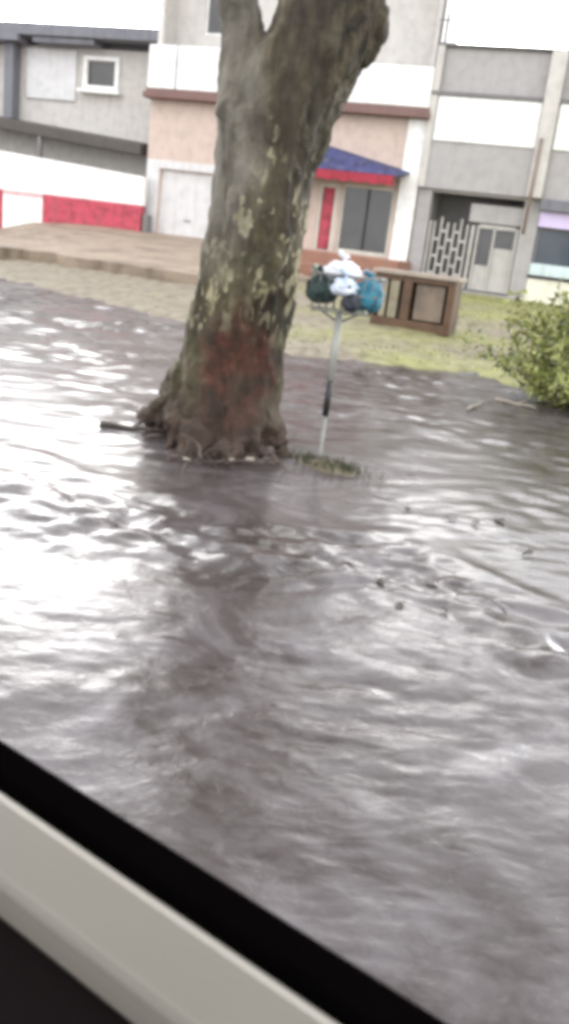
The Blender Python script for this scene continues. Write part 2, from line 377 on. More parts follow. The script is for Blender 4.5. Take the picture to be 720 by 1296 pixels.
# upper storey: white balcony parapet and set-back wall
bxeach('parapet', M['white'], r, [(-5.34, -4.52, -.12, .22, 4.702, 5.78), (-4.47, -3.0, -.12, .22, 4.702, 5.78), (-2.95, 2.5, -.12, .22, 4.702, 5.62)], .015, D)
wall_with_holes('upper_wall', M['beige'], r, -5.3, 2.48, 4.702, 9.4, -.9, [(-4.3, -3.2, 6.3, 7.3), (-.9, .5, 6.2, 7.3)], du=D)
for a, c in ((-4.3, -3.2), (-.9, .5)):
    q = bxs('window', M['white'], r, [(a, a+.06, -1.02, -.95, 6.3, 7.3), (c-.06, c, -1.02, -.95, 6.3, 7.3), (a+.062, c-.062, -1.02, -.95, 7.24, 7.3), (a+.062, c-.062, -1.02, -.95, 6.3, 6.36)], .005, D)
    bxs('pane', M['glass'], q, [(a+.062, c-.062, -1.0, -.98, 6.362, 7.238)], 0, D)
bxs('upper_block', M['beige'], r, [(-5.3, 2.48, -2.2, -1.14, 4.46, 9.4)], du=D)
bxeach('upper_side_wall', M['beige'], r, [(-5.3, -5.14, -.898, -.124, 4.705, 9.4), (2.32, 2.48, -.898, -.124, 4.705, 9.4)], du=D)
bxs('roof_slab', M['greyd'], r, [(-5.45, 2.56, -2.3, .1, 9.403, 9.6)], du=D)
# awning: hipped cloth, with a pale faded band and a red valance
mb = MB()
TA = [(-2.0, 0.02, 3.76), (-.5, .02, 3.76)]; BT = [(-2.35, .85, 3.02), (2.20, .85, 3.02)]; BR = (2.27, .02, 3.20); BL = (-2.42, .02, 3.08)
def L(p, dz=0): return (p[0]-D, -p[1], p[2]+dz)
for dz in (0, -.025):
    base = len(mb.v)
    mb.add([L(TA[0], dz), L(TA[1], dz), L(BT[1], dz), L(BT[0], dz), L(BR, dz), L(BL, dz)], [(0, 1, 2, 3), (1, 4, 2), (0, 3, 5)])
aw = mb.build('awning', M['navy'], r, bevel=0)
sc = []
for k in range(22):
    a = -2.35+k*.2; sc.append((a, a+.196, .83, .848, 2.80-.025*(k % 2), 3.015))
bxs('valance', M['redcloth'], aw, sc, .004, D)
mb = MB(); mb.tube([L((-2.3, .80, 3.0)), L((2.0, .80, 3.0))], .02); mb.tube([L((-2.2, 0, 2.95)), L((-2.2, .8, 2.98))], .015); mb.tube([L((1.96, 0, 2.95)), L((1.96, .8, 2.98))], .015)
mb.build('awning_frame', M['galv'], aw, smooth=True)
bxs('porch', M['terra'], r, [(-2.6, 2.62, .005, 1.5, .1, 1.02), (-2.6, 2.62, 1.502, 1.85, .1, .70)], .02, D)
mb = MB(); mb.tube([(2.47-D, .05, 5.6), (2.5-D, .05, 9.3)], .035); mb.build('drain_pipe', M['greyd'], r, smooth=True)

# --- grey building with lattice gate -----------------------------------------
D2 = 4.0
r = building('apartment_building', 'grey two storey building with white balcony band and pale lattice gate', 'building', D2)
wall_with_holes('wall', M['grey'], r, 2.53, 5.62, .2, 2.86, 0, [(2.88, 5.22, .48, 2.80)], th=.3, du=D2)
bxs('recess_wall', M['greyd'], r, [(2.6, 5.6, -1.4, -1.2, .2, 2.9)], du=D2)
bxs('recess_floor', M['grey'], r, [(2.55, 5.55, -1.198, -.302, .2, .50)], du=D2)
bxeach('recess_side', M['grey'], r, [(2.55, 2.86, -1.198, -.302, .502, 2.858), (5.24, 5.55, -1.198, -.302, .502, 2.858)], du=D2)
bxs('upper_wall', M['grey'], r, [(2.53, 12, -.25, .10, 2.864, 3.98), (2.53, 12, -.25, .02, 5.12, 6.12)], du=D2)
bxeach('balcony_parapet', M['white'], r, [(2.70, 5.22, -.2, .14, 3.984, 5.02), (5.62, 8.4, -.2, .14, 3.984, 5.02), (8.8, 12, -.2, .14, 3.984, 5.02)], .015, D2)
bxs('slab_shadow_edge', M['greyd'], r, [(2.5, 12, -.3, .18, 5.024, 5.116)], du=D2)  # slab edge coloured dark to stand in for the slab's shadow line
bxs('coping', M['greyd'], r, [(2.5, 12.05, -.3, .12, 6.124, 6.20)], du=D2)
bxs('rear_block', M['grey'], r, [(2.53, 12, -8, -1.41, .2, 6.12), (2.53, 12, -1.405, -.31, 2.91, 6.1)], du=D2)
bxeach('pier', M['green_grey'], r, [(2.505, 2.68, .10, .16, 2.87, 6.122), (5.24, 5.60, .145, .30, 2.87, 6.122), (8.42, 8.78, .145, .30, 2.87, 6.122)], du=D2)
mb = MB(); mb.tube([(5.36-D2, -.34, 4.2), (5.34-D2, -.34, 2.0)], .04); mb.build('drain_pipe', plain('rusty_pipe', (.22, .16, .135)), r, smooth=True)
mb = MB(); mb.tube([(2.62-D2, -.05, 6.2), (2.62-D2, -.05, 6.85)], .03); mb.tube([(2.42-D2, -.05, 6.7), (2.82-D2, -.05, 6.7)], .015); mb.build('antenna', M['greyd'], r, smooth=True)
# lattice gate: posts with staggered rungs
gate = bxs('lattice_gate', M['lattice'], r, [(2.90, 2.97, -.22, -.12, .52, 2.1), (4.00, 4.08, -.22, -.12, .52, 2.1), (2.972, 3.998, -.22, -.12, .52, .62)], .008, D2)
lt = []
for k in range(6):
    u = 3.02+k*.17
    lt.append((u, u+.05, -.20, -.15, .622, 2.10+(.12 if k % 3 == 1 else 0)))
for k in range(5):
    for q in range(4):
        z = .80+q*.42+(.21 if k % 2 else 0)
        if z < 2.05: lt.append((3.072+k*.17, 3.188+k*.17, -.195, -.155, z, z+.065))
bxs('lattice', M['lattice'], gate, lt, .006, D2)
gb = bxs('entrance_door', M['lattice'], r, [(4.14, 4.20, -.30, -.15, .51, 2.12), (4.56, 4.62, -.30, -.15, .51, 2.12), (5.10, 5.19, -.30, -.15, .51, 2.12), (4.202, 5.098, -.30, -.15, 2.05, 2.15), (4.202, 4.558, -.28, -.2, .52, 1.15), (4.622, 5.098, -.28, -.2, .52, 1.6)], .008, D2)
bxs('pane', M['glass'], gb, [(4.202, 4.558, -.25, -.235, 1.155, 2.045), (4.622, 5.098, -.25, -.235, 1.605, 2.045)], 0, D2)
bxs('lintel', M['grey'], r, [(3.9, 5.215, -.32, -.12, 2.18, 2.62)], .008, D2)
# shop at the right
bxs('shop_wall', M['cream'], r, [(5.625, 12, -.25, .02, .2, 1.00)], du=D2)
bxs('shop_strip', M['black'], r, [(5.60, 12, -.2, .06, 1.003, 1.07)], du=D2)
bxs('shop_sill', M['paleblue'], r, [(5.625, 12, -.2, .04, 1.073, 1.36)], du=D2)
sg = bxs('shop_window', M['slate'], r, [(5.63, 5.70, -.2, -.06, 1.364, 2.22), (8.0, 8.08, -.2, -.06, 1.364, 2.22), (5.702, 7.998, -.2, -.06, 2.17, 2.22)], .005, D2)
bxs('pane', M['glass2'], sg, [(5.702, 7.998, -.17, -.14, 1.366, 2.168), (8.082, 11.8, -.17, -.14, 1.366, 2.168)], 0, D2)
bxs('shop_sign', M['lilac'], r, [(5.63, 12, -.2, .06, 2.225, 2.60)], du=D2)
bxs('shop_canopy', M['slate'], r, [(5.60, 12, -.3, .22, 2.605, 2.86)], du=D2)

# --- left house and its boundary wall -----------------------------------------
D3 = -8.0
r = building('flat_roofed_house', 'grey green house with dark eaves and small square window above the red banded wall', 'house', D3)
wall_with_holes('wall', M['green_grey'], r, -16, -5.45, .2, 5.80, -1.0, [(-8.05, -6.95, 4.75, 5.55), (-13.5, -12, 4.6, 5.5)], du=D3)
bxs('rear_block', M['green_grey'], r, [(-16, -5.45, -8, -1.5, .2, 5.80)], du=D3)
bxs('side_wall', M['green_grey'], r, [(-5.63, -5.45, -1.498, -1.224, .2, 5.80)], du=D3)
bxs('eaves', M['slate'], r, [(-16.2, -5.42, -1.2, -.35, 5.96, 6.30), (-16.2, -9.95, -1.2, -.30, 5.78, 5.957), (-9.55, -7.5, -1.2, -.45, 5.80, 5.957)], .01, D3)  # slate eaves; the dark band also stands in for their shadow
bxs('roof', M['greyd'], r, [(-16.3, -5.42, -8, -1.202, 5.804, 6.32)], .01, D3)
bxs('wall_panel', M['greywhite'], r, [(-10.05, -8.35, -.997, -.93, 4.35, 5.72)], .01, D3)
w = bxs('window', M['white'], r, [(-8.10, -7.96, -1.05, -.9, 4.70, 5.6), (-7.04, -6.90, -1.05, -.9, 4.70, 5.6), (-7.958, -7.042, -1.05, -.9, 5.48, 5.6), (-7.958, -7.042, -1.05, -.9, 4.70, 4.82)], .01, D3)
bxs('pane', M['glass'], w, [(-7.958, -7.042, -1.03, -1.01, 4.822, 5.478)], 0, D3)
bxs('sill', M['white'], w, [(-8.2, -6.8, -.898, -.75, 4.60, 4.70)], .01, D3)
bxs('column', M['slate'], r, [(-10.62, -10.30, -.95, -.6, 3.7, 5.778)], .01, D3)
# sloping dark canopy over the front yard
mb = MB()
cz = lambda u: 3.62 - (u+10.3)*.075
v = []
for (wv, dz) in ((.10, 0), (.10, -.28), (-.95, 0.10), (-.95, -.2)):
    for u in (-16, -5.5): v.append((u-D3, -wv, cz(u)+dz))
mb.add(v, [(0, 1, 3, 2), (4, 6, 7, 5), (0, 4, 5, 1), (2, 3, 7, 6), (0, 2, 6, 4), (1, 5, 7, 3)])
cn = mb.build('canopy', M['canopy'], r, bevel=.01, seg=1)
bxs('canopy_fascia', M['green_grey'], cn, [(-16, -12, .103, .16, 3.75, 3.95)], .008, D3)
bxeach('canopy_post', M['greyd'], r, [(-8.9, -8.78, -.05, .07, .3, 3.22), (-12.9, -12.78, -.05, .07, .3, 3.5)], .01, D3)

r = building('boundary_wall', 'white front garden wall with a broad red band along its foot', 'wall', D3)
mb = MB(); tz = lambda u: 2.72-(u+10.3)*.064
for (a, c) in ((-16, -5.10),):
    v = []
    for wv in (.45, .27):
        for u in (a, c):
            v += [(u-D3, -wv, 1.62), (u-D3, -wv, tz(u))]
    mb.add(v, [(0, 2, 3, 1), (4, 5, 7, 6), (1, 3, 7, 5), (0, 4, 6, 2), (0, 1, 5, 4), (2, 6, 7, 3)])
mb.build('wall', M['white'], r, bevel=.01, seg=1)
bxs('plinth', M['red'], r, [(-8.35, -5.12, .25, .50, .3, 1.617)], .01, D3)
bxs('white_plinth', M['white'], r, [(-9.75, -8.355, .25, .48, .2, 1.5)], .01, D3)
bxs('plinth_band', plain('pink_band', (.62, .42, .42)), r, [(-9.75, -8.355, .25, .485, 1.503, 1.617)], .006, D3)
bxs('far_plinth', M['red'], r, [(-16, -9.755, .25, .50, .2, 1.617)], .01, D3)
bxs('gate_post', M['greyd'], r, [(-5.09, -4.92, .22, .46, .3, 1.40)], .02, D3)

# raised sloping pavement in front of the left houses
def fpt(u, w, z): p = FO0+FU*u-FN*w; return Vector((p.x, p.y, z))
ks = [(-150, 292, .40), (0, 312, .40), (50, 318, .40), (90, 324, .40), (130, 330, .40), (180, 338, .41), (250, 347, .42), (330, 352, .44), (392, 352, .45)]
kx = [-150]+list(range(0, 393, 14))+[392]; random.seed(11)
ks = [(x, float(np.interp(x, [k[0] for k in ks], [k[1] for k in ks]))+random.uniform(-.8, 1.0), float(np.interp(x, [k[0] for k in ks], [k[2] for k in ks]))-random.uniform(0, .01)) for x in kx]
fr = [gp(*k) for k in ks]
bu = [-16.5, -10.3, -9.0, -8.0, -7.2, -6.2, -4.6, -3.2, -2.62]; bz = [.30, .48, .84, .92, .96, .98, .94, .94, .94]
bk_u = [-16.5]+list(np.linspace(-10.3, -2.62, len(kx)-1)); bk_z = [float(np.interp(q_, bu, bz)) for q_ in bk_u]
mb = MB(); n = len(fr)
bk = [fpt(u, .02, z) for u, z in zip(bk_u, bk_z)]
v = [*fr, *bk, *[p-Vector((0, 0, .35)) for p in fr], *[p-Vector((0, 0, .6)) for p in bk]]
f = []
for i in range(n-1):
    f += [(i, i+1, n+i+1, n+i), (2*n+i, 3*n+i, 3*n+i+1, 2*n+i+1), (i, 2*n+i, 2*n+i+1, i+1)]
f += [(0, n, 3*n, 2*n), (n-1, 3*n-1, 4*n-1, 2*n-1)]
mb.add(v, f); tag(mb.build('pavement', M['paving']), kind='structure')

# ------------------------------------------------------------------ the tree
TB = Vector((-.42, 5.38, 0))
sil = [(600, 208, 362, 1.0), (560, 214, 357, 1.0), (520, 222, 356, 1.0), (470, 231, 360, 1), (420, 240, 366, 1), (360, 252, 377, 1), (300, 262, 385, 1), (240, 268, 394, 1), (190, 274, 402, 1), (150, 278, 408, 1)]
def tp(x, y, Y=5.4): return at_y(x, y, Y)
mb = MB(); pts = []; rad = []
for (y, a, c, _) in sil:
    A, B = tp(a, y+(a-(a+c)/2)*.12), tp(c, y+(c-(a+c)/2)*.12)
    pts.append((A+B)/2-TB); rad.append((B-A).length/2*1.0)
pts.insert(0, Vector((pts[0].x, pts[0].y, -.45))); rad.insert(0, rad[0]*1.05)
mb.tube(pts, rad, 28)
k0 = pts[-2]
def rel(x, y, Y=5.4): return tp(x, y, Y)-TB
LIMB_L = [rel(325, 230), rel(313, 170), rel(311, 130), rel(310, 90), rel(310, 50), rel(303, 0, 5.35), rel(287, -90, 5.3), rel(262, -200, 5.2), rel(225, -330, 5.1)]
RAD_L = [.10, .155, .15, .125, .10, .095, .09, .075, .06]
LIMB_R = [rel(338, 250), rel(346, 190), rel(356, 145), rel(374, 105), rel(400, 60), rel(420, 10, 5.45), rel(438, -50, 5.5), rel(455, -120, 5.55), rel(488, -240, 5.7), rel(535, -380, 5.9)]
RAD_R = [.18, .275, .285, .275, .26, .275, .24, .20, .15, .11]
mb.tube(LIMB_L, RAD_L, 20); mb.tube(LIMB_R, RAD_R, 24)
mb.tube([rel(300, 150, 5.3), rel(284, 138, 5.28), rel(274, 136, 5.26)], [.09, .06, .035], 12)          # stub on the left flank
mb.tube([rel(452, 75, 5.45), rel(468, 40, 5.45), rel(474, 10, 5.45)], [.06, .09, .07], 12)
for (x0, y0, x1, y1, ra, rb) in [(240, 515, 196, 548, .12, .03), (236, 470, 192, 528, .08, .03), (234, 490, 182, 542, .09, .022), (226, 520, 214, 566, .10, .04), (256, 540, 232, 578, .12, .05), (296, 545, 290, 588, .12, .06), (334, 530, 352, 576, .11, .05), (262, 480, 215, 530, .07, .03)]:
    A = gp(x1, y1, .0)-TB; S_ = rel(x0, y0, 5.3); E = A+(A-S_).normalized()*.12; E.z = -.14
    mb.tube([S_, (S_+A)/2+Vector((0, 0, .03)), A, E], [ra, (ra+rb)/2, rb, rb*.7], 10)
me = mb.mesh('trunk_raw'); tmp = bpy.data.objects.new('tmp', me); COL.objects.link(tmp)
md = tmp.modifiers.new('r', 'REMESH'); md.mode = 'VOXEL'; md.voxel_size = .013
ms = tmp.modifiers.new('s', 'SMOOTH'); ms.iterations = 12; ms.factor = .6
dg = bpy.context.evaluated_depsgraph_get(); me2 = bpy.data.meshes.new_from_object(tmp.evaluated_get(dg))
bpy.data.objects.remove(tmp); me2.name = 'trunk'
W0 = tp(300, 478, 5.1)-TB
nv = len(me2.vertices); nor = [v.normal.copy() for v in me2.vertices]
for v, nn in zip(me2.vertices, nor):
    p = v.co
    d = .042*noise.noise(Vector((p.x*5, p.y*5, p.z*1.1))) + .022*ridged(Vector((p.x*10, p.y*10, p.z*2.4+2))) - .012 + .012*noise.noise(Vector((p.x*26, p.y*26, p.z*11)))+.006*noise.noise(Vector((p.x*55, p.y*55, p.z*30)))
    lo = max(0, 1-p.z/.45)
    d += lo*(.075*noise.noise(Vector((p.x*6, p.y*6, p.z*5)))+.045*noise.noise(Vector((p.x*15, p.y*15, p.z*14)))+.018*noise.noise(Vector((p.x*40, p.y*40, p.z*36))))
    q = Vector(((p.x-W0.x)*5.2, (p.y-W0.y)*1.5, (p.z-W0.z)*2.9)).length
    if nn.y < .2: d -= .085*math.exp(-q*q*1.6)
    v.co = p+nn*d
tree = empty('plane_tree', TB, 'thick mottled street tree with mossy bark and a rusty wound, standing in the flood', 'tree')
link('trunk', me2, bark_mat(tuple(W0)), tree, True)
# tangle of thin roots washed bare round the foot
mbr = MB()
for k in range(95):
    xx = random.uniform(196, 352); a0 = gp(xx, random.uniform(548, 590) if xx > 230 else random.uniform(528, 556), random.uniform(0, .05))-TB
    a0.y += .03; d = Vector((random.gauss(-.4 if xx < 260 else .25, .6), random.gauss(-.1, .35), random.uniform(-.4, .55))).normalized(); q = a0.copy(); pp = [q.copy()]
    for s_ in range(6):
        d = (d+Vector((random.gauss(0, .45), random.gauss(0, .35), random.gauss(-.12, .3)))).normalized(); q = q+d*random.uniform(.02, .05); pp.append(q.copy())
    ra = random.uniform(.004, .012); mbr.tube(pp, [ra*(1-.12*i) for i in range(7)], 6)
mbr.build('root', plain('bare_root', (.075, .05, .038), var=.5, scale=18, dirt=(.03, .02, .015)), tree, True)
# limbs above the frame and the crown
bark2 = plain('limb_bark', (.13, .115, .08), var=.4, scale=6, dirt=(.05, .045, .03))
tips = []
def branch(p, d, L_, ra, depth, mbx):
    pts_ = [p]; rr = [ra]; q = p.copy(); d = d.normalized()
    for k in range(5):
        d = (d+Vector((random.uniform(-.2, .2), random.uniform(-.2, .2), random.uniform(-.05, .15)))).normalized()
        q = q+d*L_/5; pts_.append(q.copy()); rr.append(ra*(1-.12*(k+1)))
        if depth <= 1: tips.append(q.copy())
    mbx.tube(pts_, rr, 8)
    if depth > 0:
        for k in range(3):
            a = random.uniform(0, 6.28)
            nd = d+Vector((math.cos(a), math.sin(a), random.uniform(-.1, .5)))*.75
            branch(pts_[random.choice((3, 4, 5))], nd, L_*.68, rr[-1]*.75, depth-1, mbx)
for args in ((LIMB_L[-1], Vector((-.5, -.1, 1)), 1.5, .07, 3), (LIMB_R[-1], Vector((.5, .15, 1)), 1.7, .11, 3), (LIMB_R[-2], Vector((-.1, .8, .9)), 1.5, .08, 3)):
    mbx = MB(); branch(*args, mbx); mbx.build('limb', bark2, tree, True)
def leaves(name, pts_, size, mat, parent, spread, aspect=.6, up=.3, seed=1):
    g = np.random.default_rng(seed); n_ = len(pts_)
    P = np.array(pts_)+g.normal(0, 1, (n_, 3))*spread
    d = g.normal(0, 1, (n_, 3)); d[:, 2] += up; d /= np.linalg.norm(d, axis=1)[:, None]
    e = np.cross(d, g.normal(0, 1, (n_, 3))); e /= np.linalg.norm(e, axis=1)[:, None]
    nn = np.cross(d, e)
    s = size*g.uniform(.6, 1.3, (n_, 1))
    v0 = P; v1 = P+d*s*.45+e*s*aspect*.5+nn*s*.08; v2 = P+d*s+nn*-s*.1; v3 = P+d*s*.45-e*s*aspect*.5+nn*s*.08
    V = np.stack([v0, v1, v2, v3], 1).reshape(-1, 3)
    me = bpy.data.meshes.new(name); me.from_pydata(V.tolist(), [], [(4*i, 4*i+1, 4*i+2, 4*i+3) for i in range(n_)])
    t = me.attributes.new('tint', 'FLOAT', 'POINT'); t.data.foreach_set('value', np.repeat(np.clip(g.normal(.5, .25, n_), 0, 1), 4).astype(np.float32))
    me.update(); return link(name, me, mat, parent)
lp = [p for p in tips for _ in range(17)]
leaves('crown', lp, .13, leaf_mat('plane_leaves', [(.035, .055, .012), (.06, .09, .02), (.10, .13, .03)]), tree, .28)

# ------------------------------------------------------------------ litter basket on its post and the rubbish bags
pb = gp(403, 587, -.0); ptop = at_y(430, 394, 5.15); pb.z = -.3
PBASE = gp(403, 587, 0)
lean = (ptop-PBASE)
r = empty('waste_basket', PBASE, 'wire litter basket on a thin leaning post right of the tree', 'litter basket')
def onp(t): return lean*t
MB().tube([onp(-.35), onp(.33)], .013, 12).build('post', M['galv'], r, True)
MB().tube([onp(.325), onp(.56)], .019, 14).build('black_sleeve', M['tape'], r, True)
MB().tube([onp(.555), onp(1.0)], .021, 14).build('upper_post', plain('pale_post_paint', (.36, .36, .32), rough=.5, scale=10), r, True)
MB().tube([onp(.47), onp(.47)+Vector((.12, -.02, -.01))], .004, 6).build('wire_hook', M['galv'], r, True)
mb = MB(); T = onp(1.0)
bw, bd, bh = .20, .13, .20
def bp(x, y, z): return T+Vector((x, y, z))+Vector((z*.1, 0, 0))
for z, s in ((.0, .8), (.1, .92), (bh, 1.03)):
    c = [bp(-bw*s, -bd*s, z), bp(bw*s, -bd*s, z), bp(bw*s, bd*s, z), bp(-bw*s, bd*s, z)]
    for i in range(4): mb.tube([c[i], c[(i+1) % 4]], .006, 6)
for k in range(9):
    x = -bw+2*bw*k/8
    for sy in (-1, 1): mb.tube([bp(x*.8, sy*bd*.8, 0), bp(x*1.03, sy*bd*1.03, bh)], .003, 5)
    mb.tube([bp(x*.8, -bd*.8, 0), bp(x*.8, bd*.8, 0)], .003, 5)
for k in range(5):
    y = -bd+2*bd*k/4
    for sx in (-1, 1): mb.tube([bp(sx*bw*.8, y*.8, 0), bp(sx*bw*1.03, y*1.03, bh)], .003, 5)
mb.build('basket', M['galv'], r, True)
mb = MB()
for s in (-1, 1): mb.tube([onp(.93), bp(s*.12, 0, 0)], .007, 6)
mb.build('bracket', M['galv'], r, True)

def bag_mat(name, c, c2, rough=.35):
    mt, nt, b = nt_new(name)
    nt.links.new(ramp(nt, noisef(nt, coords(nt), 9, 4, .5, .6), [(.4, c), (.6, c2)]), b.inputs['Base Color'])
    b.inputs['Roughness'].default_value = rough
    bump(nt, b, noisef(nt, coords(nt), 26, 5, .7, 1.5), .9, .02); return mt
def bag(x, y, Y, s, mat, label, seed, sz=(1, .8, .85)):
    s = s*.94
    p = at_y(x, y, Y); rt = empty('rubbish_bag', p, label, 'rubbish bag', group='rubbish bags heaped in the litter basket')
    bm = bmesh.new(); bmesh.ops.create_icosphere(bm, subdivisions=5, radius=1)
    for v in bm.verts:
        c = v.co.copy()
        k = 1+.22*noise.noise(c*1.6+Vector((seed, 0, 0)))+.13*abs(noise.noise(c*3.6+Vector((0, seed, 0))))+.05*noise.noise(c*10)
        v.co = Vector((c.x*sz[0], c.y*sz[1], c.z*sz[2]))*k*s
    me = bpy.data.meshes.new('bag_body'); bm.to_mesh(me); bm.free(); link('bag_body', me, mat, rt, True)
    kb = MB(); zt = s*sz[2]*.95
    kb.tube([(0, 0, zt*.85), (0.004, 0, zt), (.0, .003, zt+.012), (.006, 0, zt+.022), (.018, .006, zt+.034)], [.03, .012, .009, .012, .016], 9)
    kb.tube([(0, 0, zt+.01), (-.012, -.005, zt+.03), (-.03, -.01, zt+.048)], [.008, .014, .018], 8)
    kb.build('knot', mat, rt, True)
m_dark = bag_mat('dark_green_plastic', (.010, .022, .020), (.03, .06, .05))
m_white = bag_mat('white_plastic', (.74, .76, .80), (.9, .9, .92), .4)
m_pblue = bag_mat('pale_blue_white_plastic', (.45, .56, .68), (.78, .82, .88), .4)
m_blue = bag_mat('blue_plastic', (.02, .16, .25), (.05, .26, .34))
m_black = bag_mat('black_plastic', (.012, .012, .02), (.035, .04, .055))
m_grn = bag_mat('pale_green_plastic', (.30, .38, .30), (.45, .52, .42))
bag(407, 366, 5.08, .095, m_dark, 'dark green plastic rubbish bag at the left end of the litter basket', 1.3)
bag(434, 344, 5.10, .098, m_white, 'bright white plastic bag on top of the heap in the litter basket', 5.1, (1.1, .8, .62))
bag(436, 364, 5.00, .068, m_pblue, 'pale blue and white bag in the middle of the litter basket', 9.4, (1.15, .8, .8))
bag(465, 374, 5.10, .098, m_blue, 'teal blue plastic rubbish bag bulging at the right end of the litter basket', 3.3, (.95, .8, .95))
bag(444, 384, 4.98, .055, m_black, 'small black bag under the pale blue one in the litter basket', 7.7)
bag(402, 356, 5.22, .050, m_grn, 'small pale green bag tucked behind the dark green bag', 2.2)

# little mud bank at the foot of the post, with weeds
bm = bmesh.new(); bmesh.ops.create_grid(bm, x_segments=60, y_segments=24, size=1)
A, B = gp(372, 580), gp(456, 604)
ax = (B-A); c0 = (A+B)/2; L_ = ax.length*.62; ax.normalize(); ay = Vector((-ax.y, ax.x, 0))
for v in bm.verts:
    x, y = v.co.x, v.co.y
    h = math.exp(-(x*x*1.9+y*y*3.2))*.075-.03+.012*noise.noise(Vector((x*4, y*3, 1)))
    v.co = c0+ax*x*L_+ay*y*.17+Vector((0, 0, h))
me = bpy.data.meshes.new('mud_bank'); bm.to_mesh(me); bm.free()
tag(link('mud_bank', me, plain('wet_mud', (.13, .11, .07), rough=.5, var=.4, scale=14), None, True), kind='structure')

bm = bmesh.new(); bmesh.ops.create_grid(bm, x_segments=110, y_segments=70, size=1)
c1 = gp(278, 572); c1.y += .12
for v in bm.verts:
    x, y = v.co.x, v.co.y; rr = math.hypot(x, y)
    h = .085*math.exp(-(rr/.62)**4)-.035+.045*noise.noise(Vector((x*3.2, y*3.2, 4)))+.022*noise.noise(Vector((x*9, y*9, 1)))+.010*noise.noise(Vector((x*22, y*22, 1)))
    if rr > .9: h -= (rr-.9)*.5
    v.co = c1+Vector((x*.60, y*.42, h))
me = bpy.data.meshes.new('mud_mound'); bm.to_mesh(me); bm.free()
tag(link('mud_mound', me, plain('wet_brown_mud', (.065, .045, .035), rough=.35, var=.5, scale=12, dirt=(.03, .02, .016)), None, True), kind='structure')

def blades(name, P, hgt, mat, seed, wid=.006):
    g = np.random.default_rng(seed); n_ = len(P); P = np.array(P)
    a = g.uniform(0, 6.28, n_); e = np.stack([np.cos(a), np.sin(a), np.zeros(n_)], 1)*wid*g.uniform(.6, 1.4, (n_, 1))
    h = hgt*g.uniform(.5, 1.3, (n_, 1)); ln = g.normal(0, .38, (n_, 3)); ln[:, 2] = 1
    mid = P+ln*h*.5*np.array([.6, .6, 1]); tip = P+ln*h
    V = np.stack([P-e, P+e, mid+e*.8, tip, mid-e*.8], 1).reshape(-1, 3)
    me = bpy.data.meshes.new(name); me.from_pydata(V.tolist(), [], [(5*i, 5*i+1, 5*i+2, 5*i+3, 5*i+4) for i in range(n_)])
    t = me.attributes.new('tint', 'FLOAT', 'POINT'); t.data.foreach_set('value', np.repeat(np.clip(g.normal(.5, .28, n_), 0, 1), 5).astype(np.float32))
    me.update(); return link(name, me, mat)
gm = leaf_mat('grass_blades', [(.10, .11, .03), (.19, .20, .06), (.30, .28, .13)])
P = [c0+ax*random.gauss(0, .42)*L_+ay*random.gauss(0, .05)+Vector((0, 0, .02)) for _ in range(420)]
P = []
for _ in range(60000):
    x = random.uniform(-4.5, 9); y = random.uniform(7.5, 24)
    s = float(0)
    P.append((x, y))
PA = np.array(P); sd = sdist(PA[:, 0], PA[:, 1]); hh = ground_h(PA[:, 0], PA[:, 1])
dens = np.array([.5+.9*noise.noise(Vector((x*.5, y*.5, 0)))+.5*noise.noise(Vector((x*1.7, y*1.7, 5)))+.09*(x-1) for x, y in PA])
fd = (PA[:, 0]-FO0.x)*FN.x+(PA[:, 1]-FO0.y)*FN.y            # keep off the houses and the pavement
keep = (sd > .12) & (dens > rng.uniform(.45, 1.25, len(PA))) & (fd < -1.9) & ~((PA[:, 0] < 0.2) & (PA[:, 1] > 15))
G = np.stack([PA[:, 0], PA[:, 1], hh-.03], 1)[keep]
tag(blades('grass', G, .065, gm, 3, .008), kind='stuff', label='thin yellow green grass on the wet bank', cat='grass')
P = [tuple(c0+ax*random.gauss(0, .45)*L_+ay*random.gauss(0, .04)+Vector((0, 0, .01))) for _ in range(380)]
tag(blades('weeds', P, .05, leaf_mat('weed_blades', [(.02, .022, .01), (.05, .055, .02), (.11, .11, .05)]), 5, .004), kind='stuff', label='short weeds on the mud bank at the post', cat='weeds')

# ------------------------------------------------------------------ discarded wooden cabinet
wood = plain('brown_cabinet_wood', (.10, .052, .026), rough=.45, var=.35, dirt=(.045, .026, .016)); woodp = plain('pale_back_board', (.19, .145, .11), var=.3, dirt=(.3, .23, .18)); slab = plain('pale_top_board', (.36, .30, .24), rough=.4, var=.15); drw = plain('cream_drawer_front', (.30, .26, .18), var=.25)
cp = gp(470, 402, .22); cp2 = Vector((.88, 13.1, 0))
zc = gz(cp2.x, cp2.y)-.02
r = empty('discarded_cabinet', (cp2.x, cp2.y, zc), 'old brown wooden cabinet with a pale top board dumped on the grass', 'cabinet', math.radians(-20))
CW, CD, CH = 1.16, .5, .80
MB().box(-.05, CW+.05, -.05, CD, CH-.055, CH).build('top_board', slab, r, bevel=.008)
MB().box(0, CW, 0, CD, 0, .14).build('plinth', wood, r, bevel=.008)
MB().box(0, CW, CD-.03, CD-.002, .142, CH-.057).build('back_board', woodp, r)
for x0, x1 in ((0.0, .05), (.42, .55), (CW-.10, CW)):
    MB().box(x0, x1, .0, CD-.032, .142, CH-.057).build('side_panel', wood, r, bevel=.006)
MB().box(.052, .418, .0, .06, CH-.13, CH-.058).box(.552, CW-.102, 0, .06, CH-.13, CH-.058).build('rail', wood, r, bevel=.004)
MB().box(.10, .19, .02, .05, .145, CH-.134).build('slat', drw, r, bevel=.004)
MB().box(.23, .36, .02, .05, .145, CH-.134).build('slat', drw, r, bevel=.004)
MB().box(.60, CW-.15, .06, .08, .16, CH-.15).build('inner_panel', woodp, r, bevel=.004)

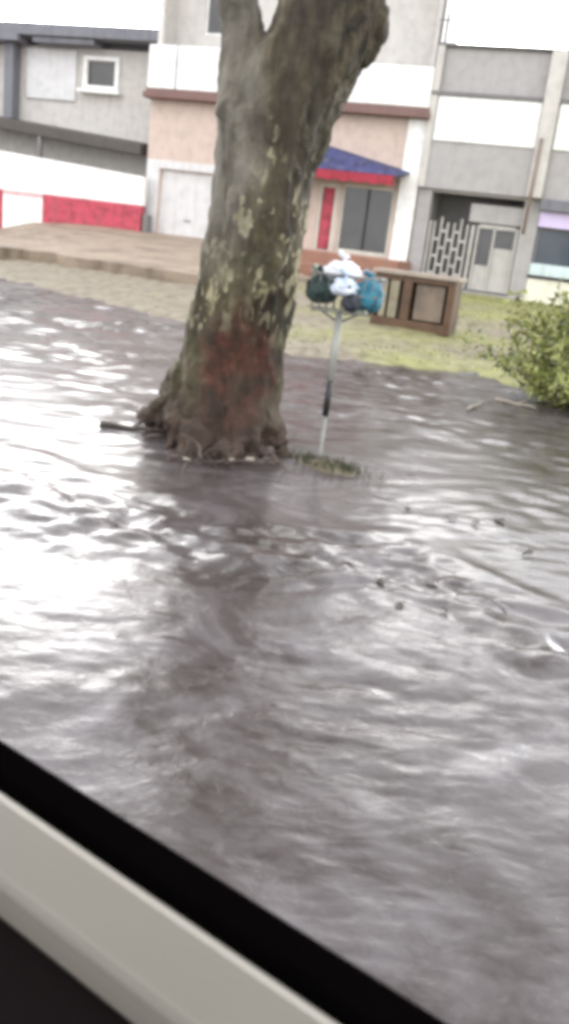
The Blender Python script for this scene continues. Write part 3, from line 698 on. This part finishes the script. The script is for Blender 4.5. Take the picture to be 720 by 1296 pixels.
# ------------------------------------------------------------------ cut bush at the water's edge
bc = Vector((2.78, 8.75, 0)); bc.z = gz(bc.x, bc.y)
r = empty('bush', bc, 'leafy yellow green bush of cut branches at the water edge on the right', 'bush')
mb = MB(); lp = []
for k in range(190):
    a = random.uniform(0, 6.28); e = random.uniform(.15, 1.45); Ls = random.uniform(.6, 1.15)
    base = Vector((random.uniform(-.4, 1.3), random.uniform(-.4, .5), .0)); d = Vector((math.cos(a)*math.cos(e)*.8, math.sin(a)*math.cos(e)*.7, math.sin(e)*.95)); q = base.copy(); pts_ = [q.copy()]
    for s in range(6):
        d = (d+Vector((random.gauss(0, .14), random.gauss(0, .14), -.07 if s > 2 else .05)))
        q = q+d.normalized()*Ls/6; q.z = max(.02, q.z); pts_.append(q.copy())
        for _ in range(13): lp.append(tuple(q+Vector((random.gauss(0, .045), random.gauss(0, .045), random.gauss(0, .045)))))
    mb.tube(pts_, [.009, .008, .007, .006, .005, .004, .003], 6)
mb.build('branch', plain('twig_bark', (.16, .12, .07)), r, True)
leaves('foliage', lp, .085, leaf_mat('bush_leaves', [(.06, .08, .018), (.20, .225, .05), (.42, .43, .15)]), r, .03, .5, .1, 9)

stickm = plain('pale_stripped_wood', (.32, .28, .22), var=.2); darkstick = plain('wet_dark_wood', (.07, .055, .045), var=.3)
def stick(a, c, ra, mat, label, z=.015, twig=True):
    A = gp(*a, z); B = gp(*c, z); d = B-A; o = empty('floating_stick', (A+B)/2, label, 'stick', group='sticks lying in the flood')
    n_ = 7; s = Vector((-d.y, d.x, 0)).normalized()
    pts_ = [-d/2+d*(i/(n_-1))+s*random.gauss(0, .01)+Vector((0, 0, random.gauss(0, .004))) for i in range(n_)]
    mbx = MB().tube(pts_, [ra*(1-.08*i) for i in range(n_)], 9)
    if twig: mbx.tube([pts_[3], pts_[3]+d*.12+s*.05+Vector((0, 0, .03)), pts_[3]+d*.2+s*.08+Vector((0, 0, .05))], [ra*.6, ra*.45, ra*.25], 7)
    mbx.build('stem', mat, o, True)
stick((626, 505), (678, 516), .016, stickm, 'pale stripped stick in the water just left below the bush', .02)
stick((702, 508), (760, 512), .018, stickm, 'pale stripped stick under the bush at the right edge', .03)
stick((592, 517), (612, 508), .013, stickm, 'short pale stick shape standing in for white foam left of the bush', .02, False)  # stick shape made in place of white foam
stick((127, 536), (205, 545), .018, darkstick, 'dark wet stick pointing left from the tree roots', .02)
# leaves added to stand in for dark flecks on the water
lm = plain('dark_fleck_leaf', (.045, .035, .025), var=.4); first = None
for (x, y) in [(515, 645), (522, 602), (572, 656), (602, 661), (632, 657), (440, 716), (482, 736), (546, 741), (562, 772), (505, 768), (640, 765), (452, 690), (668, 700)]:
    p = gp(x, y, .012)
    if first is None:
        mbx = MB(); ring = [(-.06, 0, 0), (-.03, .022, .008), (.01, .03, .004), (.045, .012, .010), (.075, 0, .002), (.045, -.014, .012), (.01, -.028, .003), (-.03, -.02, .009)]
        mbx.add([(0, 0, .001)]+ring, [(0, k+1, (k+1) % 8+1) for k in range(8)]); mbx.tube([(-.06, 0, 0), (-.085, .005, .012)], [.002, .0015], 5)
        o = first = mbx.build('fleck_leaf', lm)
    else:
        o = first.copy(); COL.objects.link(o)
    o.location = p; o.rotation_euler = (random.uniform(-.2, .2), random.uniform(-.2, .2), random.uniform(0, 6.28)); o.scale = (random.uniform(.45, .8),)*3
    tag(o, 'small dark leaf standing in for a fleck on the flood right of the tree reflection', 'leaf', 'leaves standing in for dark flecks on the flood')
# scraps
scr = plain('pale_litter', (.30, .26, .21), var=.3)
for (x, y, s, lab) in [(236, 581, .014, 'pale scrap of litter at the left foot of the tree'), (293, 582, .014, 'pale scrap of litter at the middle of the tree foot'), (317, 581, .018, 'pale scrap of litter at the right foot of the tree')]:
    p = gp(x, y, .055) if y > 550 else at_y(x, y, 5.02)
    bm = bmesh.new(); bmesh.ops.create_icosphere(bm, subdivisions=3, radius=s)
    for v in bm.verts: v.co = Vector((v.co.x*1.5, v.co.y, v.co.z*.6))*(1+.5*noise.noise(v.co*60+Vector((x, 0, 0))))
    me = bpy.data.meshes.new('litter_scrap'); bm.to_mesh(me); bm.free()
    o = link('litter_scrap', me, scr, None, True); o.location = p; tag(o, lab, 'litter', 'pale scraps around the tree foot')

# ------------------------------------------------------------------ the car door the photograph is taken over
dd = Vector((.829, -.559, 0)).normalized(); dn = Vector((.559, .829, 0)).normalized()
r = empty('car', (0, 0, 0), 'car window sill with black seal and cream trim across the lower left corner', 'car')
T0, T1 = -1.05, .55
def sweep(name, prof, mat, smooth=True, t0=T0, t1=T1, seg=1, parent=r):
    mb = MB(); n_ = len(prof)
    ring = lambda t: [tuple(dd*t+dn*a+Vector((0, 0, z))) for a, z in prof]
    v = ring(t0)+ring(t1)
    mb.add(v, [(k, (k+1) % n_, n_+(k+1) % n_, n_+k) for k in range(n_)]+[tuple(range(n_)), tuple(n_+k for k in range(n_-1, -1, -1))])
    return mb.build(name, mat, parent, bevel=0)
def arc(cx, cz, r_, a0, a1, n_=8): return [(cx+r_*math.cos(math.radians(a0+(a1-a0)*i/n_)), cz+r_*math.sin(math.radians(a0+(a1-a0)*i/n_))) for i in range(n_+1)]
rub = plain('window_seal_rubber', (.0015, .0012, .0012), rough=.9, spec=.04, streak=False, scale=20)
crm, nt, b = nt_new('cream_door_trim')
nt.links.new(ramp(nt, noisef(nt, coords(nt), 3, 5), [(.3, (.225, .206, .172)), (.7, (.255, .236, .20))]), b.inputs['Base Color']); b.inputs['Roughness'].default_value = .5
bump(nt, b, noisef(nt, coords(nt), 420, 3), .12, .002)
for nd in rub.node_tree.nodes:
    if nd.type == 'BSDF_PRINCIPLED': nd.inputs['Specular IOR Level'].default_value = 0; nd.inputs['IOR'].default_value = 1.0
drk = plain('dark_door_lining', (.007, .0045, .0045), rough=.9, spec=.1, streak=False, scale=8)
pnt = plain('car_body_paint', (.05, .05, .06), rough=.25, streak=False)
sweep('window_seal', [(.3075, .84), (.3075, .893)]+arc(.3175, .892, .010, 180, 90, 5)+arc(.337, .890, .010, 90, 0, 5)+[(.347, .84)], rub)
sweep('door_trim', [(.275, .80), (.266, .872)]+arc(.273, .880, .007, 190, 100, 5)+[(.300, .9000), (.3068, .898), (.3068, .80)], crm)
sweep('lining', [(.274, .80), (.2665, .862), (.225, .838), (.165, .80), (.140, .775), (.135, .74), (.20, .70), (.21, .20), (.30, .20), (.30, .80)], drk)
sweep('outer_panel', [(.3475, .885), (.356, .880), (.385, .72), (.40, .50), (.38, .10), (.372, .10), (.39, .50), (.374, .72), (.3475, .86)], pnt)
mb = MB()
def Q(t, a, z): return tuple(dd*t+dn*a+Vector((0, 0, z)))
mb.tube([Q(T0+.02, .325, .86), Q(T0+.10, .30, 1.2), Q(T0+.28, .24, 1.50), Q(T0+.45, .22, 1.58)], .028, 8)
mb.tube([Q(T0+.45, .22, 1.58), Q(T1-.1, .22, 1.60), Q(T1-.03, .25, 1.52), Q(T1-.02, .325, .86)], .028, 8)
mb.build('window_frame', rub, r, True)

roof = [(.24, 1.56), (.20, 1.625), (-.2, 1.66), (-1.0, 1.66), (-1.0, 1.62), (-.2, 1.61), (.18, 1.575)]  # unseen car roof, added to shade the door trim
sweep('roof', roof, plain('headliner', (.30, .29, .27), streak=False), t0=-1.3, t1=1.2)
# ------------------------------------------------------------------ light
SUN_EL, SUN_AZ = math.radians(8), math.radians(-4)
w = bpy.data.worlds.new('World'); scn.world = w; w.use_nodes = True; nt = w.node_tree
bg = nt.nodes['Background']
sky = nt.nodes.new('ShaderNodeTexSky'); sky.sky_type = 'NISHITA'; sky.sun_disc = False; sky.sun_elevation = SUN_EL; sky.sun_rotation = SUN_AZ
sky.air_density = 1; sky.dust_density = 4; sky.ozone_density = 1
hs = nt.nodes.new('ShaderNodeHueSaturation'); hs.inputs['Saturation'].default_value = .12; hs.inputs['Value'].default_value = 1
nt.links.new(sky.outputs[0], hs.inputs['Color'])
# overcast: a cloud layer of nearly even grey white with soft mottling over the clear sky
tc = nt.nodes.new('ShaderNodeTexCoord'); cn_ = N(nt, 'ShaderNodeTexNoise', Scale=2.2, Detail=5, Roughness=.5); nt.links.new(tc.outputs['Generated'], cn_.inputs['Vector'])
cl = ramp(nt, cn_.outputs['Fac'], [(.3, (.70, .715, .76)), (.7, (.97, .98, 1))])
sc_ = N(nt, 'ShaderNodeVectorMath', operation='SCALE'); nt.links.new(cl, sc_.inputs[0]); sc_.inputs['Scale'].default_value = 9.0
# the cloud is thinner and brighter round the hidden sun
nv_ = N(nt, 'ShaderNodeVectorMath', operation='NORMALIZE'); nt.links.new(tc.outputs['Generated'], nv_.inputs[0])
dt = N(nt, 'ShaderNodeVectorMath', operation='DOT_PRODUCT'); nt.links.new(nv_.outputs[0], dt.inputs[0])
dt.inputs[1].default_value = Vector((.06, .95, .24)).normalized()
mrr = N(nt, 'ShaderNodeMapRange', interpolation_type='SMOOTHSTEP'); nt.links.new(dt.outputs['Value'], mrr.inputs[0])
for i_, v_ in ((1, .45), (2, .88), (3, 0.0), (4, 5.0)): mrr.inputs[i_].default_value = v_
# and the cover is thinner low down, above the roofs
sz_ = N(nt, 'ShaderNodeSeparateXYZ'); nt.links.new(nv_.outputs[0], sz_.inputs[0])
me_ = N(nt, 'ShaderNodeMapRange', interpolation_type='SMOOTHSTEP'); nt.links.new(sz_.outputs['Z'], me_.inputs[0])
for i_, v_ in ((1, .20), (2, .37), (3, 1.0), (4, 0.0)): me_.inputs[i_].default_value = v_
gl_ = N(nt, 'ShaderNodeMath', operation='MULTIPLY_ADD'); nt.links.new(mrr.outputs[0], gl_.inputs[0]); nt.links.new(me_.outputs[0], gl_.inputs[1]); gl_.inputs[2].default_value = 1.0
br = N(nt, 'ShaderNodeVectorMath', operation='SCALE'); nt.links.new(mixc(nt, .8, hs.outputs[0], sc_.outputs[0]), br.inputs[0]); nt.links.new(gl_.outputs[0], br.inputs['Scale'])
nt.links.new(br.outputs[0], bg.inputs['Color']); bg.inputs['Strength'].default_value = .13
sl = bpy.data.lights.new('sun', 'SUN'); so = bpy.data.objects.new('sun', sl); COL.objects.link(so)
sl.energy = .5; sl.angle = math.radians(42); sl.color = (1, .97, .93)
dirv = Vector((math.sin(SUN_AZ)*math.cos(SUN_EL), math.cos(SUN_AZ)*math.cos(SUN_EL), math.sin(SUN_EL)))
so.rotation_euler = dirv.to_track_quat('Z', 'Y').to_euler()

vs = scn.view_settings; vs.view_transform = 'Standard'; vs.look = 'None'; vs.gamma = 1; vs.exposure = 1.68; vs.use_curve_mapping = False
scn.render.engine = 'CYCLES'; scn.cycles.pixel_filter_type = 'BLACKMAN_HARRIS'; scn.cycles.filter_width = 4.5
